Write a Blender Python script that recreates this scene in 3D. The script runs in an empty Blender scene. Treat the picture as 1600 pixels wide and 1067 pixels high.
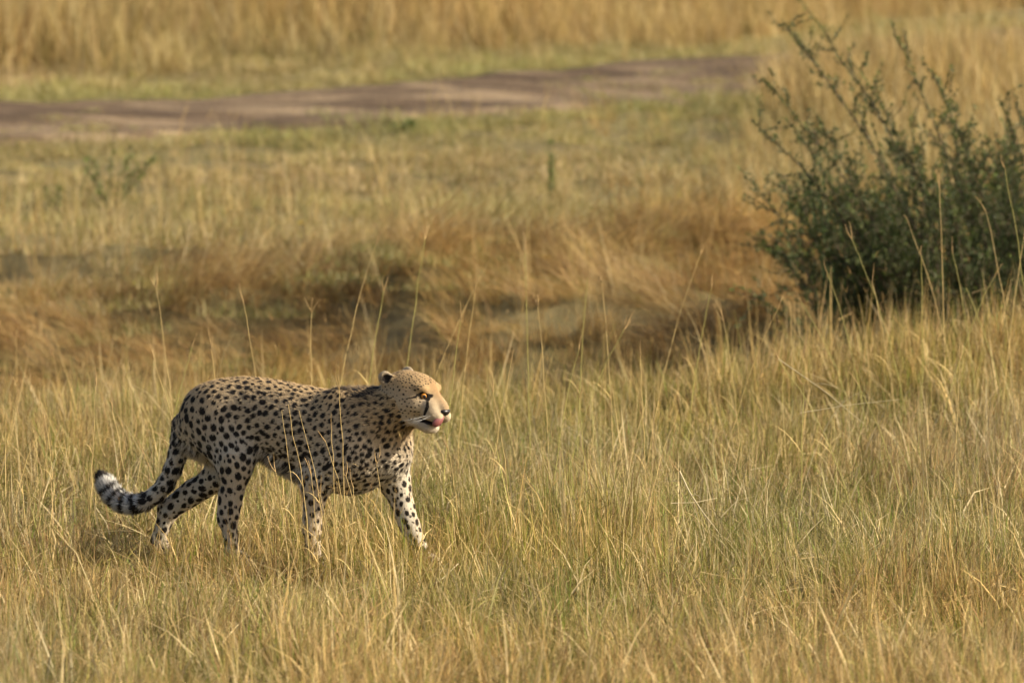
import bpy, math, random
import numpy as np
from mathutils import Vector, Matrix, Euler

# ------------------------------------------------------------------ camera, light, exposure
sc = bpy.context.scene
COL = sc.collection
CAM_H, CAM_D, FPX = 3.0, 30.0, 12000.0          # camera height, distance to the animal, focal length in photo pixels
PITCH = math.radians(4.01)
cam = bpy.data.cameras.new('camera'); camo = bpy.data.objects.new('camera', cam); COL.objects.link(camo)
cam.sensor_width = 36.0; cam.lens = 36.0 * FPX / 1600.0
cam.clip_start = 0.5; cam.clip_end = 6000
camo.location = (0, -CAM_D, CAM_H); camo.rotation_euler = (math.pi / 2 - PITCH, 0, 0)
cam.dof.use_dof = True; cam.dof.focus_distance = 29.75; cam.dof.aperture_fstop = 4.3
sc.camera = camo
SUN_AZ, SUN_EL = math.radians(-9), math.radians(30)   # azimuth from +X (right), minus = towards the camera
sdir = Vector((math.cos(SUN_AZ) * math.cos(SUN_EL), math.sin(SUN_AZ) * math.cos(SUN_EL), math.sin(SUN_EL)))
w = bpy.data.worlds.new('World'); sc.world = w; w.use_nodes = True
wn = w.node_tree.nodes; sky = wn.new('ShaderNodeTexSky'); sky.sky_type = 'NISHITA'; sky.sun_disc = False
sky.sun_elevation = SUN_EL; sky.sun_rotation = math.pi / 2 - SUN_AZ
sky.air_density = 1.0; sky.dust_density = 4.0; sky.ozone_density = 0.4
wn['Background'].inputs['Strength'].default_value = 0.105
w.node_tree.links.new(sky.outputs['Color'], wn['Background'].inputs['Color'])
sl = bpy.data.lights.new('sun', 'SUN'); so = bpy.data.objects.new('sun', sl); COL.objects.link(so)
sl.energy = 5.0; sl.angle = math.radians(0.6); sl.color = (1.0, 0.89, 0.70)
so.rotation_euler = sdir.to_track_quat('Z', 'Y').to_euler(); so.location = sdir * 60
sc.view_settings.view_transform = 'Standard'; sc.view_settings.look = 'None'
sc.view_settings.exposure = 0.60; sc.view_settings.gamma = 1.0
sc.render.engine = 'CYCLES'
sc.cycles.max_bounces = 4; sc.cycles.diffuse_bounces = 2; sc.cycles.transmission_bounces = 2
sc.cycles.use_adaptive_sampling = True; sc.cycles.adaptive_threshold = .03
sc.cycles.glossy_bounces = 2; sc.cycles.transparent_max_bounces = 4
sc.cycles.use_denoising = True

rng = np.random.default_rng(7)

# ------------------------------------------------------------------ helpers
def tag(o, label=None, cat=None, group=None, kind=None):
    if label: o['label'] = label
    if cat: o['category'] = cat
    if group: o['group'] = group
    if kind: o['kind'] = kind
    return o

def empty(name, loc=(0, 0, 0)):
    o = bpy.data.objects.new(name, None); o.location = loc; o.empty_display_size = 0.1
    COL.objects.link(o); return o

def mesh_obj(name, verts, faces, mat=None, parent=None, smooth=True, link=True):
    me = bpy.data.meshes.new(name)
    me.from_pydata([tuple(v) for v in np.asarray(verts, float)], [], [tuple(int(i) for i in f) for f in faces])
    me.update()
    if smooth: me.polygons.foreach_set('use_smooth', [True] * len(me.polygons))
    o = bpy.data.objects.new(name, me)
    if mat: me.materials.append(mat)
    if link: COL.objects.link(o)
    if parent:
        o.parent = parent
        o.matrix_parent_inverse = Matrix.Translation(-Vector(parent.location))
    return o

def np_mesh(name, V, F, mat=None, colors=None, smooth=True):
    """fast mesh from numpy: F is (n,3) or (n,4)"""
    me = bpy.data.meshes.new(name)
    n, k = F.shape
    me.vertices.add(len(V)); me.vertices.foreach_set('co', np.ascontiguousarray(V, np.float32).ravel())
    me.loops.add(n * k); me.loops.foreach_set('vertex_index', np.ascontiguousarray(F, np.int32).ravel())
    me.polygons.add(n); me.polygons.foreach_set('loop_start', np.arange(0, n * k, k, dtype=np.int32))
    me.polygons.foreach_set('loop_total', np.full(n, k, np.int32))
    me.polygons.foreach_set('use_smooth', np.full(n, smooth))
    me.update(calc_edges=True)
    if colors is not None:
        for nm, c in colors.items():
            c = np.asarray(c, np.float32)
            if c.ndim == 1:
                a = me.attributes.new(nm, 'FLOAT', 'POINT'); a.data.foreach_set('value', c)
            else:
                if c.shape[1] == 3: c = np.hstack([c, np.ones((len(c), 1), np.float32)])
                a = me.attributes.new(nm, 'FLOAT_COLOR', 'POINT'); a.data.foreach_set('color', c.ravel())
    if mat: me.materials.append(mat)
    return me

def link_mesh(name, me, parent=None):
    o = bpy.data.objects.new(name, me); COL.objects.link(o)
    if parent:
        o.parent = parent; o.matrix_parent_inverse = Matrix.Translation(-Vector(parent.location))
    return o

def hash2(ix, iy, seed):
    h = (ix.astype(np.int64) * 374761393 + iy.astype(np.int64) * 668265263 + seed * 1442695041) & 0xFFFFFFFF
    h = ((h ^ (h >> 13)) * 1274126177) & 0xFFFFFFFF
    return ((h ^ (h >> 16)) & 0xFFFF) / 65535.0

def vnoise(x, y, seed=0):
    x = np.asarray(x, float); y = np.asarray(y, float)
    ix = np.floor(x); iy = np.floor(y); fx = x - ix; fy = y - iy
    fx = fx * fx * (3 - 2 * fx); fy = fy * fy * (3 - 2 * fy)
    a = hash2(ix, iy, seed); b = hash2(ix + 1, iy, seed); c = hash2(ix, iy + 1, seed); d = hash2(ix + 1, iy + 1, seed)
    return (a * (1 - fx) + b * fx) * (1 - fy) + (c * (1 - fx) + d * fx) * fy

def fbm(x, y, seed=0, o=3):
    s = 0; a = 1; t = 0
    for k in range(o):
        s = s + a * vnoise(np.asarray(x) * 2 ** k, np.asarray(y) * 2 ** k, seed + k); t += a; a *= .5
    return s / t

# ------------------------------------------------------------------ terrain
PY = np.array([-4000, -60, -30, -9, 0, 4.5, 6.6, 8.6, 10.2, 11.3, 12.6, 13.8, 15.2, 18, 23, 40, 60, 120, 400, 4000], float)
PZ = np.array([0, 0, 0, 0, 0, .03, .02, -.28, -.42, -.36, -.05, .24, .40, .53, .77, 1.2, 1.6, 2.2, 3, 6], float)
_d = np.linspace(-12, 62, 1500); _z = np.interp(_d, PY, PZ)
_k = np.hanning(25); _k /= _k.sum(); _zs = np.convolve(np.pad(_z, 12, mode='edge'), _k, 'valid')
def terrain(x, y):
    x = np.asarray(x, float); y = np.asarray(y, float)
    amp = np.clip((y - 4) / 4, 0, 1) * np.clip((60 - y) / 20, 0, 1)
    ys = y + amp * ((fbm(x * .45, y * .15, 11) - .5) * 2.2)
    z = np.where((ys > -11) & (ys < 61), np.interp(ys, _d, _zs), np.interp(ys, PY, PZ))
    z = z + .36 * np.exp(-((x - 2.5) / 1.35) ** 2 - ((y - 7.2) / 2.0) ** 2)
    bank = np.exp(-((y - 13.2) / 2.1) ** 4)
    z = z + bank * ((fbm(x * .75 + 5, y * .8, 15, 2) - .5) * .62 + (fbm(x * 2.2, y * 2.0, 19, 2) - .5) * .26)
    near = np.exp(-((x + .9) / 2.2) ** 2 - (y / 1.6) ** 2)
    rough = np.clip((200 - np.abs(y)) / 100, 0, 1)
    z = z + (fbm(x * .5, y * .5, 3) - .5) * .10 * (1 - near) * rough + (fbm(x * 3, y * 3, 5) - .5) * .03 * rough * (1 - .7 * near)
    return z
T0 = float(terrain(-.9, 0))

def ray(px, py):
    a = (px - 800) / FPX; b = (533.5 - py) / FPX
    c, s = math.cos(PITCH), math.sin(PITCH)
    return np.array([a, c + b * s, -s + b * c])
def at(px, py, y):
    r = ray(px, py); t = (y + CAM_D) / r[1]
    return np.array([0, -CAM_D, CAM_H]) + r * t
def hit(px, py, y0=-9, y1=60):
    for y in np.arange(y0, y1, .1):
        p = at(px, py, y)
        if p[2] <= float(terrain(p[0], p[1])): return p
    return at(px, py, y1)

# ------------------------------------------------------------------ materials
def new_mat(name):
    m = bpy.data.materials.new(name); m.use_nodes = True
    nt = m.node_tree; b = nt.nodes['Principled BSDF']
    return m, nt, b
def N(nt, t, **kw):
    n = nt.nodes.new(t)
    for k, v in kw.items(): setattr(n, k, v)
    return n
def mixcol(nt, a, b, fac, mode='MIX'):
    n = nt.nodes.new('ShaderNodeMix'); n.data_type = 'RGBA'; n.blend_type = mode
    for s, v in ((n.inputs[0], fac), (n.inputs[6], a), (n.inputs[7], b)):
        if hasattr(v, 'links') or isinstance(v, bpy.types.NodeSocket): nt.links.new(v, s)
        elif isinstance(v, (int, float)): s.default_value = v
        else: s.default_value = (*v, 1)
    return n.outputs[2]
def noise(nt, vec, scale, detail=4, rough=.55):
    n = N(nt, 'ShaderNodeTexNoise'); n.inputs['Scale'].default_value = scale; n.inputs['Detail'].default_value = detail
    n.inputs['Roughness'].default_value = rough
    if vec is not None: nt.links.new(vec, n.inputs['Vector'])
    return n.outputs['Fac']
def ramp(nt, fac, stops):
    r = N(nt, 'ShaderNodeValToRGB'); nt.links.new(fac, r.inputs['Fac'])
    e = r.color_ramp.elements
    while len(e) < len(stops): e.new(0.5)
    for el, (p, c) in zip(e, stops): el.position = p; el.color = (*c, 1) if len(c) == 3 else c
    return r.outputs['Color']
def plain(name, col, rough=.7, var=.25, scale=40, spec=.3):
    m, nt, b = new_mat(name)
    tc = N(nt, 'ShaderNodeTexCoord')
    f = noise(nt, tc.outputs['Object'], scale)
    c = ramp(nt, f, [(.3, tuple(x * (1 - var) for x in col)), (.7, tuple(min(1, x * (1 + var)) for x in col))])
    nt.links.new(c, b.inputs['Base Color']); b.inputs['Roughness'].default_value = rough
    b.inputs['Specular IOR Level'].default_value = spec
    return m

# ground: dry litter over brown soil
mg, nt, b = new_mat('dry_soil_and_litter')
tc = N(nt, 'ShaderNodeTexCoord')
n1 = noise(nt, tc.outputs['Object'], .9, 5); n2 = noise(nt, tc.outputs['Object'], 14, 6, .65); n3 = noise(nt, tc.outputs['Object'], 70, 4, .7)
c1 = ramp(nt, n2, [(.3, (.085, .06, .032)), (.5, (.18, .132, .072)), (.72, (.30, .235, .125))])
c2 = ramp(nt, n3, [(.3, (.12, .10, .04)), (.7, (.30, .25, .12))])
c = mixcol(nt, c1, c2, .5)
g = ramp(nt, n1, [(.4, (0, 0, 0)), (.65, (.5, .5, .5))])
c = mixcol(nt, c, (.17, .15, .06), g)
nt.links.new(c, b.inputs['Base Color']); b.inputs['Roughness'].default_value = .95; b.inputs['Specular IOR Level'].default_value = .1
bp = N(nt, 'ShaderNodeBump'); bp.inputs['Strength'].default_value = .6; bp.inputs['Distance'].default_value = .03
nt.links.new(n3, bp.inputs['Height']); nt.links.new(bp.outputs['Normal'], b.inputs['Normal'])

# bare earth of the track
mt, nt, b = new_mat('bare_track_earth')
tc = N(nt, 'ShaderNodeTexCoord'); mp = N(nt, 'ShaderNodeMapping'); nt.links.new(tc.outputs['Object'], mp.inputs['Vector'])
mp.inputs['Scale'].default_value = (.45, 1.6, 1)
n1 = noise(nt, mp.outputs['Vector'], 1.6, 5, .6); n2 = noise(nt, tc.outputs['Object'], 18, 5, .65)
c1 = ramp(nt, n1, [(.36, (.085, .058, .038)), (.5, (.165, .115, .074)), (.64, (.32, .235, .145))])
c = mixcol(nt, c1, ramp(nt, n2, [(.3, (.45, .45, .45)), (.7, (1.2, 1.2, 1.2))]), .7, 'MULTIPLY')
nt.links.new(c, b.inputs['Base Color']); b.inputs['Roughness'].default_value = .95; b.inputs['Specular IOR Level'].default_value = .1
bp = N(nt, 'ShaderNodeBump'); bp.inputs['Strength'].default_value = .7; bp.inputs['Distance'].default_value = .05
nt.links.new(n2, bp.inputs['Height']); nt.links.new(bp.outputs['Normal'], b.inputs['Normal'])

# blades of grass: colour per blade, tint per tuft
def leaf_mat(name, instanced=True, transl=.35, rough=.55):
    m, nt, b = new_mat(name)
    a = N(nt, 'ShaderNodeAttribute', attribute_name='bc')
    col = a.outputs['Color']
    if instanced:
        t = N(nt, 'ShaderNodeAttribute', attribute_name='tint'); t.attribute_type = 'INSTANCER'
        col = mixcol(nt, col, t.outputs['Color'], 1.0, 'MULTIPLY')
    nt.links.new(col, b.inputs['Base Color']); b.inputs['Roughness'].default_value = rough; b.inputs['Specular IOR Level'].default_value = .25
    tr = N(nt, 'ShaderNodeBsdfTranslucent'); nt.links.new(col, tr.inputs['Color'])
    mx = N(nt, 'ShaderNodeMixShader'); mx.inputs[0].default_value = transl
    nt.links.new(b.outputs[0], mx.inputs[1]); nt.links.new(tr.outputs[0], mx.inputs[2])
    nt.links.new(mx.outputs[0], nt.nodes['Material Output'].inputs['Surface'])
    return m
m_grass = leaf_mat('grass_blades')
m_leaf = leaf_mat('leaves', False, .25, .5)

# ------------------------------------------------------------------ ground sheet
def graded(a, b, step, far, grow=1.25):
    core = list(np.arange(a, b + 1e-6, step)); d = step; p = core[-1]; hi = []
    while p < far: d *= grow; p += d; hi.append(p)
    d = step; p = core[0]; lo = []
    while p > -far: d *= grow; p -= d; lo.append(p)
    return np.array(lo[::-1] + core + hi)
gx = graded(-8, 8, .14, 2600); gy = graded(-11, 44, .14, 2600)
X, Y = np.meshgrid(gx, gy, indexing='ij'); Z = terrain(X, Y)
V = np.stack([X, Y, Z], -1).reshape(-1, 3)
I = np.arange(X.size).reshape(X.shape)
F = np.stack([I[:-1, :-1], I[1:, :-1], I[1:, 1:], I[:-1, 1:]], -1).reshape(-1, 4)
ground = link_mesh('ground', np_mesh('ground', V, F, mg))
tag(ground, 'brown savanna soil and dry litter under the grass', kind='structure')

# the two-rut vehicle track, crossing the plain behind the gully
tl, tm, tr_ = hit(-60, 199, 15), hit(600, 168, 15), hit(1160, 118, 15)
te = tr_ + (tr_ - tm) * 1.6; tb = tl + (tl - tm) * 1.3
ctrl = np.array([tb, tl, tm, tr_, te])[:, :2]
uu = np.linspace(0, 4, 260)
trk = np.stack([np.interp(uu, range(5), ctrl[:, i]) for i in (0, 1)], -1)
kk = np.hanning(41); kk /= kk.sum()
trk = np.stack([np.convolve(np.pad(trk[:, i], 20, mode='reflect', reflect_type='odd'), kk, 'valid') for i in (0, 1)], -1)
tan = np.gradient(trk, axis=0); tan /= np.linalg.norm(tan, axis=1)[:, None]; nor = np.stack([-tan[:, 1], tan[:, 0]], -1)
TRACK_W = 1.65
def track_off(x, y):
    """signed distance from the track's centre line"""
    d = np.full(np.shape(x), 1e9); s = np.zeros(np.shape(x))
    for i in range(0, len(trk), 3):
        dx = x - trk[i, 0]; dy = y - trk[i, 1]; q = dx * dx + dy * dy
        m = q < d; d = np.where(m, q, d); s = np.where(m, dx * nor[i, 0] + dy * nor[i, 1], s)
    return np.where(d < 25, s, 99.0)
across = np.linspace(-1, 1, 27)
V = []
for i in range(len(trk)):
    wob = TRACK_W * (1 + .22 * (vnoise(i * .11, 0, 5) - .5)); wob2 = TRACK_W * (1 + .22 * (vnoise(i * .11, 9, 6) - .5))
    for a in across:
        o = a * (wob if a > 0 else wob2)
        p = trk[i] + nor[i] * o
        dep = .028 - .05 * (math.exp(-((o - .78) / .3) ** 2) + math.exp(-((o + .78) / .3) ** 2)) + .03 * math.exp(-(o / .3) ** 2)
        dep = .012 + max(0, dep) + .0 if abs(a) < .97 else -.03
        V.append((p[0], p[1], float(terrain(p[0], p[1])) + dep))
I = np.arange(len(trk) * 27).reshape(-1, 27)
F = np.stack([I[:-1, :-1], I[1:, :-1], I[1:, 1:], I[:-1, 1:]], -1).reshape(-1, 4)
track = link_mesh('dirt_track', np_mesh('dirt_track', np.array(V), F, mt))
tag(track, 'bare brown two-rut dirt track crossing the plain', kind='structure')

# ------------------------------------------------------------------ grass tufts (sources for the sward)
STRAW = (.56, .425, .175); GOLD = (.55, .395, .145); PALE = (.70, .58, .31); TAN = (.42, .29, .12)
GREEN = (.215, .21, .04); OLIVE = (.29, .25, .065); RUST = (.34, .20, .085); BROWN = (.20, .125, .06); YGREEN = (.34, .33, .095)
def blade_arrays(r, n, h, spread, lean, curve, wid, pal, seg=3, taper=1.4, azim=None, tipdry=.35, kink=.0):
    """n curved ribbons; returns verts, quads, colours"""
    ph = r.uniform(0, 2 * np.pi, n) if azim is None else azim[0] + r.normal(0, azim[1], n)
    L = r.uniform(h[0], h[1], n); rad = spread * np.sqrt(r.uniform(0, 1, n)); pa = r.uniform(0, 2 * np.pi, n)
    base = np.stack([rad * np.cos(pa), rad * np.sin(pa), np.full(n, -.02)], -1)
    a0 = np.abs(r.normal(lean[0], lean[1], n)); cv = r.normal(curve[0], curve[1], n)
    tw = r.uniform(-.9, .9, n); W = r.uniform(wid[0], wid[1], n)
    hd = np.stack([np.cos(ph), np.sin(ph), 0 * ph], -1); sd = np.stack([-np.sin(ph), np.cos(ph), 0 * ph], -1)
    p = base.copy(); V = []; kk_ = np.where(r.uniform(0, 1, n) < kink, r.uniform(.5, 1.7, n), 0); ks = r.integers(1, seg + 1, n)
    names = list(pal.keys()); pr = np.array([v for v in pal.values()], float); pr /= pr.sum()
    cc = np.array([c for c in names])[r.choice(len(names), n, p=pr)] * r.uniform(.55, 1.25, (n, 1))
    C = []
    for k in range(seg + 1):
        t = k / seg
        ang = np.minimum(a0 + cv * t + kk_ * (k >= ks), 2.6)
        dirv = hd * np.sin(ang)[:, None] + np.array([0, 0, 1.]) * np.cos(ang)[:, None]
        nrm = hd * np.cos(ang)[:, None] - np.array([0, 0, 1.]) * np.sin(ang)[:, None]
        side = sd * np.cos(tw)[:, None] + nrm * np.sin(tw)[:, None]
        ww = W * max(.12, 1 - t ** taper)
        V.append(p - side * ww[:, None] / 2); V.append(p + side * ww[:, None] / 2)
        col = cc * (1 - tipdry * t) + (cc * .5 + np.array(STRAW) * .5) * tipdry * t
        C.append(col); C.append(col)
        p = p + dirv * (L / seg)[:, None]
    V = np.stack(V, 1); C = np.stack(C, 1)                     # n, 2(seg+1), 3
    m = 2 * (seg + 1); b0 = (np.arange(n) * m)[:, None]
    F = np.concatenate([b0 + np.array([[2 * k, 2 * k + 1, 2 * k + 3, 2 * k + 2]]) for k in range(seg)], 0)
    return V.reshape(-1, 3), F, C.reshape(-1, 3), p
def merge(parts):
    V, F, C = [], [], []; o = 0
    for v, f, c in parts: V.append(v); F.append(f + o); C.append(c); o += len(v)
    return np.concatenate(V), np.concatenate(F), np.concatenate(C)
def spikes(r, tips, L, n, wid, pal):
    """seed heads: a few short fingers at the tip of each stalk"""
    parts = []
    for t in tips:
        v, f, c, _ = blade_arrays(r, n, L, .001, (.45, .3), (.2, .4), wid, pal, seg=2)
        parts.append((v + t + np.array([0, 0, .015]), f, c))
    return parts
tuft_cols = {}
def tuft_set(key, fn, count, mat=m_grass):
    c = bpy.data.collections.new('tufts_' + key); tuft_cols[key] = (c, count)
    for i in range(count):
        r = np.random.default_rng(abs(hash2(np.array([i]), np.array([len(tuft_cols)]), 5)[0] * 1e6).astype(int) + i)
        V, F, C = fn(r, i)
        me = np_mesh('grass_tuft', V, F, mat, {'bc': C}, smooth=False)
        o = bpy.data.objects.new('%s_tuft_%02d' % (key, i), me); c.objects.link(o)
PAL_DRY = {STRAW: 4.5, PALE: 2.3, GOLD: 2, TAN: 3.4, YGREEN: 1.4, GREEN: .8, RUST: 1.3, BROWN: .7}
PAL_MIX = {STRAW: 3, PALE: 1.5, TAN: 3, YGREEN: 2, GREEN: 2.2, OLIVE: 2, BROWN: 1.2, RUST: 1.0}
PAL_GRN = {STRAW: 1.2, PALE: .8, YGREEN: 2.5, GREEN: 4, OLIVE: 3, TAN: 1}
PAL_BRN = {GOLD: 2, TAN: 3, RUST: 3, BROWN: 3, STRAW: 2, PALE: .6, (.11, .075, .04): 1.5}
PAL_LODGE = {STRAW: 4, PALE: 2, GOLD: 2.5, TAN: 3, YGREEN: 1.6, RUST: 1.5, BROWN: 1.2}
def patch(fn, k, R, hs=(.6, 1.35)):
    """a patch of sward: k tufts of uneven height and hue spread over a disc"""
    def mk(r, i):
        parts = []
        for q in range(k):
            v, f, c = fn(r, i); a = r.uniform(0, 6.283); rr = R * math.sqrt(r.uniform(0, 1)); b_ = r.uniform(0, 6.283)
            sz = r.uniform(*hs); sx = r.uniform(.8, 1.2); ca, sa = math.cos(a), math.sin(a)
            v = np.stack([(v[:, 0] * ca - v[:, 1] * sa) * sx + rr * math.cos(b_), (v[:, 0] * sa + v[:, 1] * ca) * sx + rr * math.sin(b_), v[:, 2] * sz], -1)
            parts.append((v, f, c * r.uniform(.72, 1.2)))
        return merge(parts)
    return mk
VGREEN = (.19, .265, .035); DEAD = (.11, .075, .04)
LITTER = {TAN: 2.4, STRAW: 2.2, BROWN: 2.2, DEAD: 1.6, PALE: 1.4, OLIVE: 1}
def sward(pal, n=22, h=(.06, .29)):
    def fn(r, i):
        ln = abs(r.normal(.10, .25)); az = r.uniform(0, 6.283)
        a = blade_arrays(r, n, (h[0], h[1] * r.uniform(.65, 1.15)), .075, (.20 + ln * .6, .28), (.42, .6), (.003, .0062), pal, kink=.42, azim=(az, 1.0 if ln > .25 else 2.5))[:3]
        b_ = blade_arrays(r, 14, (.04, .15), .10, (.95, .6), (.3, .9), (.003, .0065), LITTER, seg=2)[:3]
        c = blade_arrays(r, 2, (.14, .34), .07, (.5, .4), (.6, .6), (.005, .009), {PALE: 3, STRAW: 2, YGREEN: 1}, kink=.4)[:3]
        d = blade_arrays(r, r.integers(0, 9), (.06, .22), .05, (.25, .2), (.3, .5), (.004, .007), {VGREEN: 2, GREEN: 2, YGREEN: 1}, tipdry=.1)[:3]
        return merge([a, b_, c, d])
    return fn
def stalks(pal, n=5, h=(.35, .62), fingers=3):
    def fn(r, i):
        v, f, c, tip = blade_arrays(r, n, h, .05, (.14, .1), (.22, .3), (.0028, .0042), pal, seg=4, taper=5)
        parts = [(v, f, c)]
        if i % 3 != 2: parts += spikes(r, tip[r.uniform(0, 1, n) < .6], (.03, .08), fingers, (.002, .0032), {STRAW: 2, TAN: 3, RUST: 1.5})
        parts.append(blade_arrays(r, n * 2, (.15, .4), .05, (.35, .25), (.9, .6), (.003, .0055), pal)[:3])
        return merge(parts)
    return fn
def matted(pal, n=34, L=(.25, .6)):
    def fn(r, i):
        a = blade_arrays(r, n, L, .19, (.85, .28), (.85, .4), (.003, .0065), pal, seg=4, azim=(0, .38))[:3]
        b_ = blade_arrays(r, 22, (.1, .35), .2, (.4, .4), (.8, .6), (.003, .006), pal, kink=.3)[:3]
        return merge([a, b_])
    return fn
def turf(pal, n=36, h=(.04, .13)):
    return lambda r, i: blade_arrays(r, n, h, .14, (.4, .35), (.5, .6), (.004, .008), pal, seg=2)[:3]
def tall(pal, n=26, h=(.45, .95)):
    def fn(r, i):
        v, f, c, tip = blade_arrays(r, n, h, .13, (.12, .1), (.35, .35), (.005, .009), pal, seg=4, taper=2.5)
        return merge([(v, f, c), blade_arrays(r, 22, (.2, .5), .15, (.4, .3), (.8, .5), (.005, .009), pal)[:3]])
    return fn
tuft_set('dry', patch(sward(PAL_DRY), 17, .30), 11)
tuft_set('mix', patch(sward(PAL_MIX), 17, .30), 11)
tuft_set('green', patch(sward(PAL_GRN, 20, (.06, .28)), 17, .30), 9)
tuft_set('stalk', stalks(PAL_DRY), 9)
tuft_set('matted', matted(PAL_BRN, 90, (.25, .7)), 10)
tuft_set('mattedgold', matted(PAL_LODGE, 90, (.25, .65)), 10)
tuft_set('turf', patch(turf({STRAW: 3, PALE: 3, OLIVE: 2.2, YGREEN: 2, GREEN: 1.0, TAN: 2}, 30), 16, .40, (.5, 1.5)), 8)
tuft_set('tall', tall({STRAW: 3, GOLD: 1.6, PALE: 2, TAN: 2.4, RUST: .7, OLIVE: 1.6, BROWN: .6}), 7)

def gn_scatter(name, key, P, rot, scl, tint, label, cat='grass'):
    coll, cnt = tuft_cols[key]; n = len(P)
    me = bpy.data.meshes.new(name); me.vertices.add(n); me.vertices.foreach_set('co', P.astype(np.float32).ravel())
    a = me.attributes.new('rot', 'FLOAT_VECTOR', 'POINT'); a.data.foreach_set('vector', rot.astype(np.float32).ravel())
    a = me.attributes.new('scl', 'FLOAT_VECTOR', 'POINT'); a.data.foreach_set('vector', scl.astype(np.float32).ravel())
    a = me.attributes.new('pick', 'INT', 'POINT'); a.data.foreach_set('value', rng.integers(0, cnt, n).astype(np.int32))
    a = me.attributes.new('tint', 'FLOAT_COLOR', 'POINT'); a.data.foreach_set('color', np.hstack([tint, np.ones((n, 1))]).astype(np.float32).ravel())
    me.update()
    o = bpy.data.objects.new(name, me); COL.objects.link(o); me.materials.append(m_grass)
    g = bpy.data.node_groups.new(name, 'GeometryNodeTree')
    g.interface.new_socket('Geometry', in_out='INPUT', socket_type='NodeSocketGeometry')
    g.interface.new_socket('Geometry', in_out='OUTPUT', socket_type='NodeSocketGeometry')
    gi = g.nodes.new('NodeGroupInput'); go = g.nodes.new('NodeGroupOutput')
    ci = g.nodes.new('GeometryNodeCollectionInfo'); ci.inputs['Collection'].default_value = coll
    ci.inputs['Separate Children'].default_value = True; ci.inputs['Reset Children'].default_value = True
    ip = g.nodes.new('GeometryNodeInstanceOnPoints'); ip.inputs['Pick Instance'].default_value = True
    def attr(nm, ty):
        q = g.nodes.new('GeometryNodeInputNamedAttribute'); q.data_type = ty; q.inputs['Name'].default_value = nm
        return q.outputs['Attribute']
    er = g.nodes.new('FunctionNodeEulerToRotation'); g.links.new(attr('rot', 'FLOAT_VECTOR'), er.inputs[0])
    g.links.new(gi.outputs[0], ip.inputs['Points']); g.links.new(ci.outputs[0], ip.inputs['Instance'])
    g.links.new(attr('pick', 'INT'), ip.inputs['Instance Index']); g.links.new(er.outputs[0], ip.inputs['Rotation'])
    g.links.new(attr('scl', 'FLOAT_VECTOR'), ip.inputs['Scale']); g.links.new(ip.outputs[0], go.inputs[0])
    md = o.modifiers.new('scatter', 'NODES'); md.node_group = g
    tag(o, label, cat, kind='stuff')
    return o

def sample(y0, y1, dens, margin=2.2, extra=None):
    """random points over the strip of ground in and around the view"""
    hw = lambda y: (CAM_D + y) * .068 + margin
    A = (y1 - y0) * 2 * hw(y1); n = int(A * dens)
    cs = 1 / math.sqrt(dens); X_, Y_ = np.meshgrid(np.arange(-hw(y1), hw(y1), cs), np.arange(y0, y1, cs))
    x = X_.ravel() + rng.uniform(-.6, .6, X_.size) * cs; y = Y_.ravel() + rng.uniform(-.6, .6, X_.size) * cs
    k = np.abs(x) < hw(y)
    return x[k], y[k]

def jitter_rot(n, tilt=.12, az=None):
    return np.stack([rng.normal(0, tilt, n), rng.normal(0, tilt, n), rng.uniform(0, 6.283, n) if az is None else az], -1)

def cheetah_gap(x, y):
    """1 on the trodden strip where the animal walks and just before it, 0 elsewhere"""
    a = np.exp(-(np.maximum(0, np.abs(x + .98) - .55) / .35) ** 2)
    b_ = np.exp(-(np.maximum(0, np.abs(y + .35) - .75) / .5) ** 2)
    return a * b_
def height_map(x, y):
    h = (.55 + .85 * fbm(x * .9, y * .6, 21)) * (.48 + 1.04 * fbm(x * 2.1 + 7, y * 1.3, 23, 2))
    h = h + .22 * np.clip((y - 2) / 4, 0, 1)
    return h * (1 - (.32 - .24 * np.clip((x + 1.05) / .4, 0, 1)) * cheetah_gap(x, y))
def near_tint(x, y):
    t = fbm(x * .9, y * .45, 33); q = rng.uniform(.82, 1.15, np.shape(x))
    warm = np.stack([1.03 + .22 * (t - .5), .98 - .02 * (t - .5), .97 - .55 * (t - .5)], -1)
    return np.clip(warm * q[:, None], 0, 2)

x, y = sample(-11, 8.8, 7.6)
gr = .055 + fbm(x * .6 + 3, y * .35, 41) + .20 * np.exp(-((x - 1.1) / 1.3) ** 2 - ((y - 1.0) / 2.6) ** 2) - .10 * np.exp(-((y + 7) / 3.0) ** 2)
u = rng.uniform(0, 1, len(x)); sel = (gr - .5) * 3.2 + .5 + (u - .5) * .8
for key, m, lab, nm in (('dry', sel < .42, 'dry straw coloured savanna grass filling the foreground', 'dry_grass'),
                    ('mix', (sel >= .42) & (sel < .8), 'mixed straw and olive savanna grass around the cheetah', 'mixed_grass'),
                    ('green', sel >= .8, 'greener patches of savanna grass among the straw', 'green_grass')):
    xx, yy = x[m], y[m]; n = len(xx); h = height_map(xx, yy)
    P = np.stack([xx, yy, terrain(xx, yy)], -1)
    s = h * rng.uniform(.85, 1.15, n); wsc = rng.uniform(.9, 1.2, n)
    gn_scatter(nm, key, P, jitter_rot(n), np.stack([wsc, wsc, s], -1), near_tint(xx, yy), lab)
x, y = sample(-11, 8.8, 9); k = (cheetah_gap(x, y) < rng.uniform(.05, .5, len(x))) & (fbm(x * 1.1, y * .8, 77) > .44)
k &= ~((y < -2) & (rng.uniform(0, 1, len(y)) < .45))
x = np.concatenate([x[k], rng.uniform(-.92, -.30, 26)]); y = np.concatenate([y[k], rng.uniform(-.95, -.34, 26)]); n = len(x); s = rng.uniform(.6, 1.05, n); s[-26:] = rng.uniform(.42, .66, 26)
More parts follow.
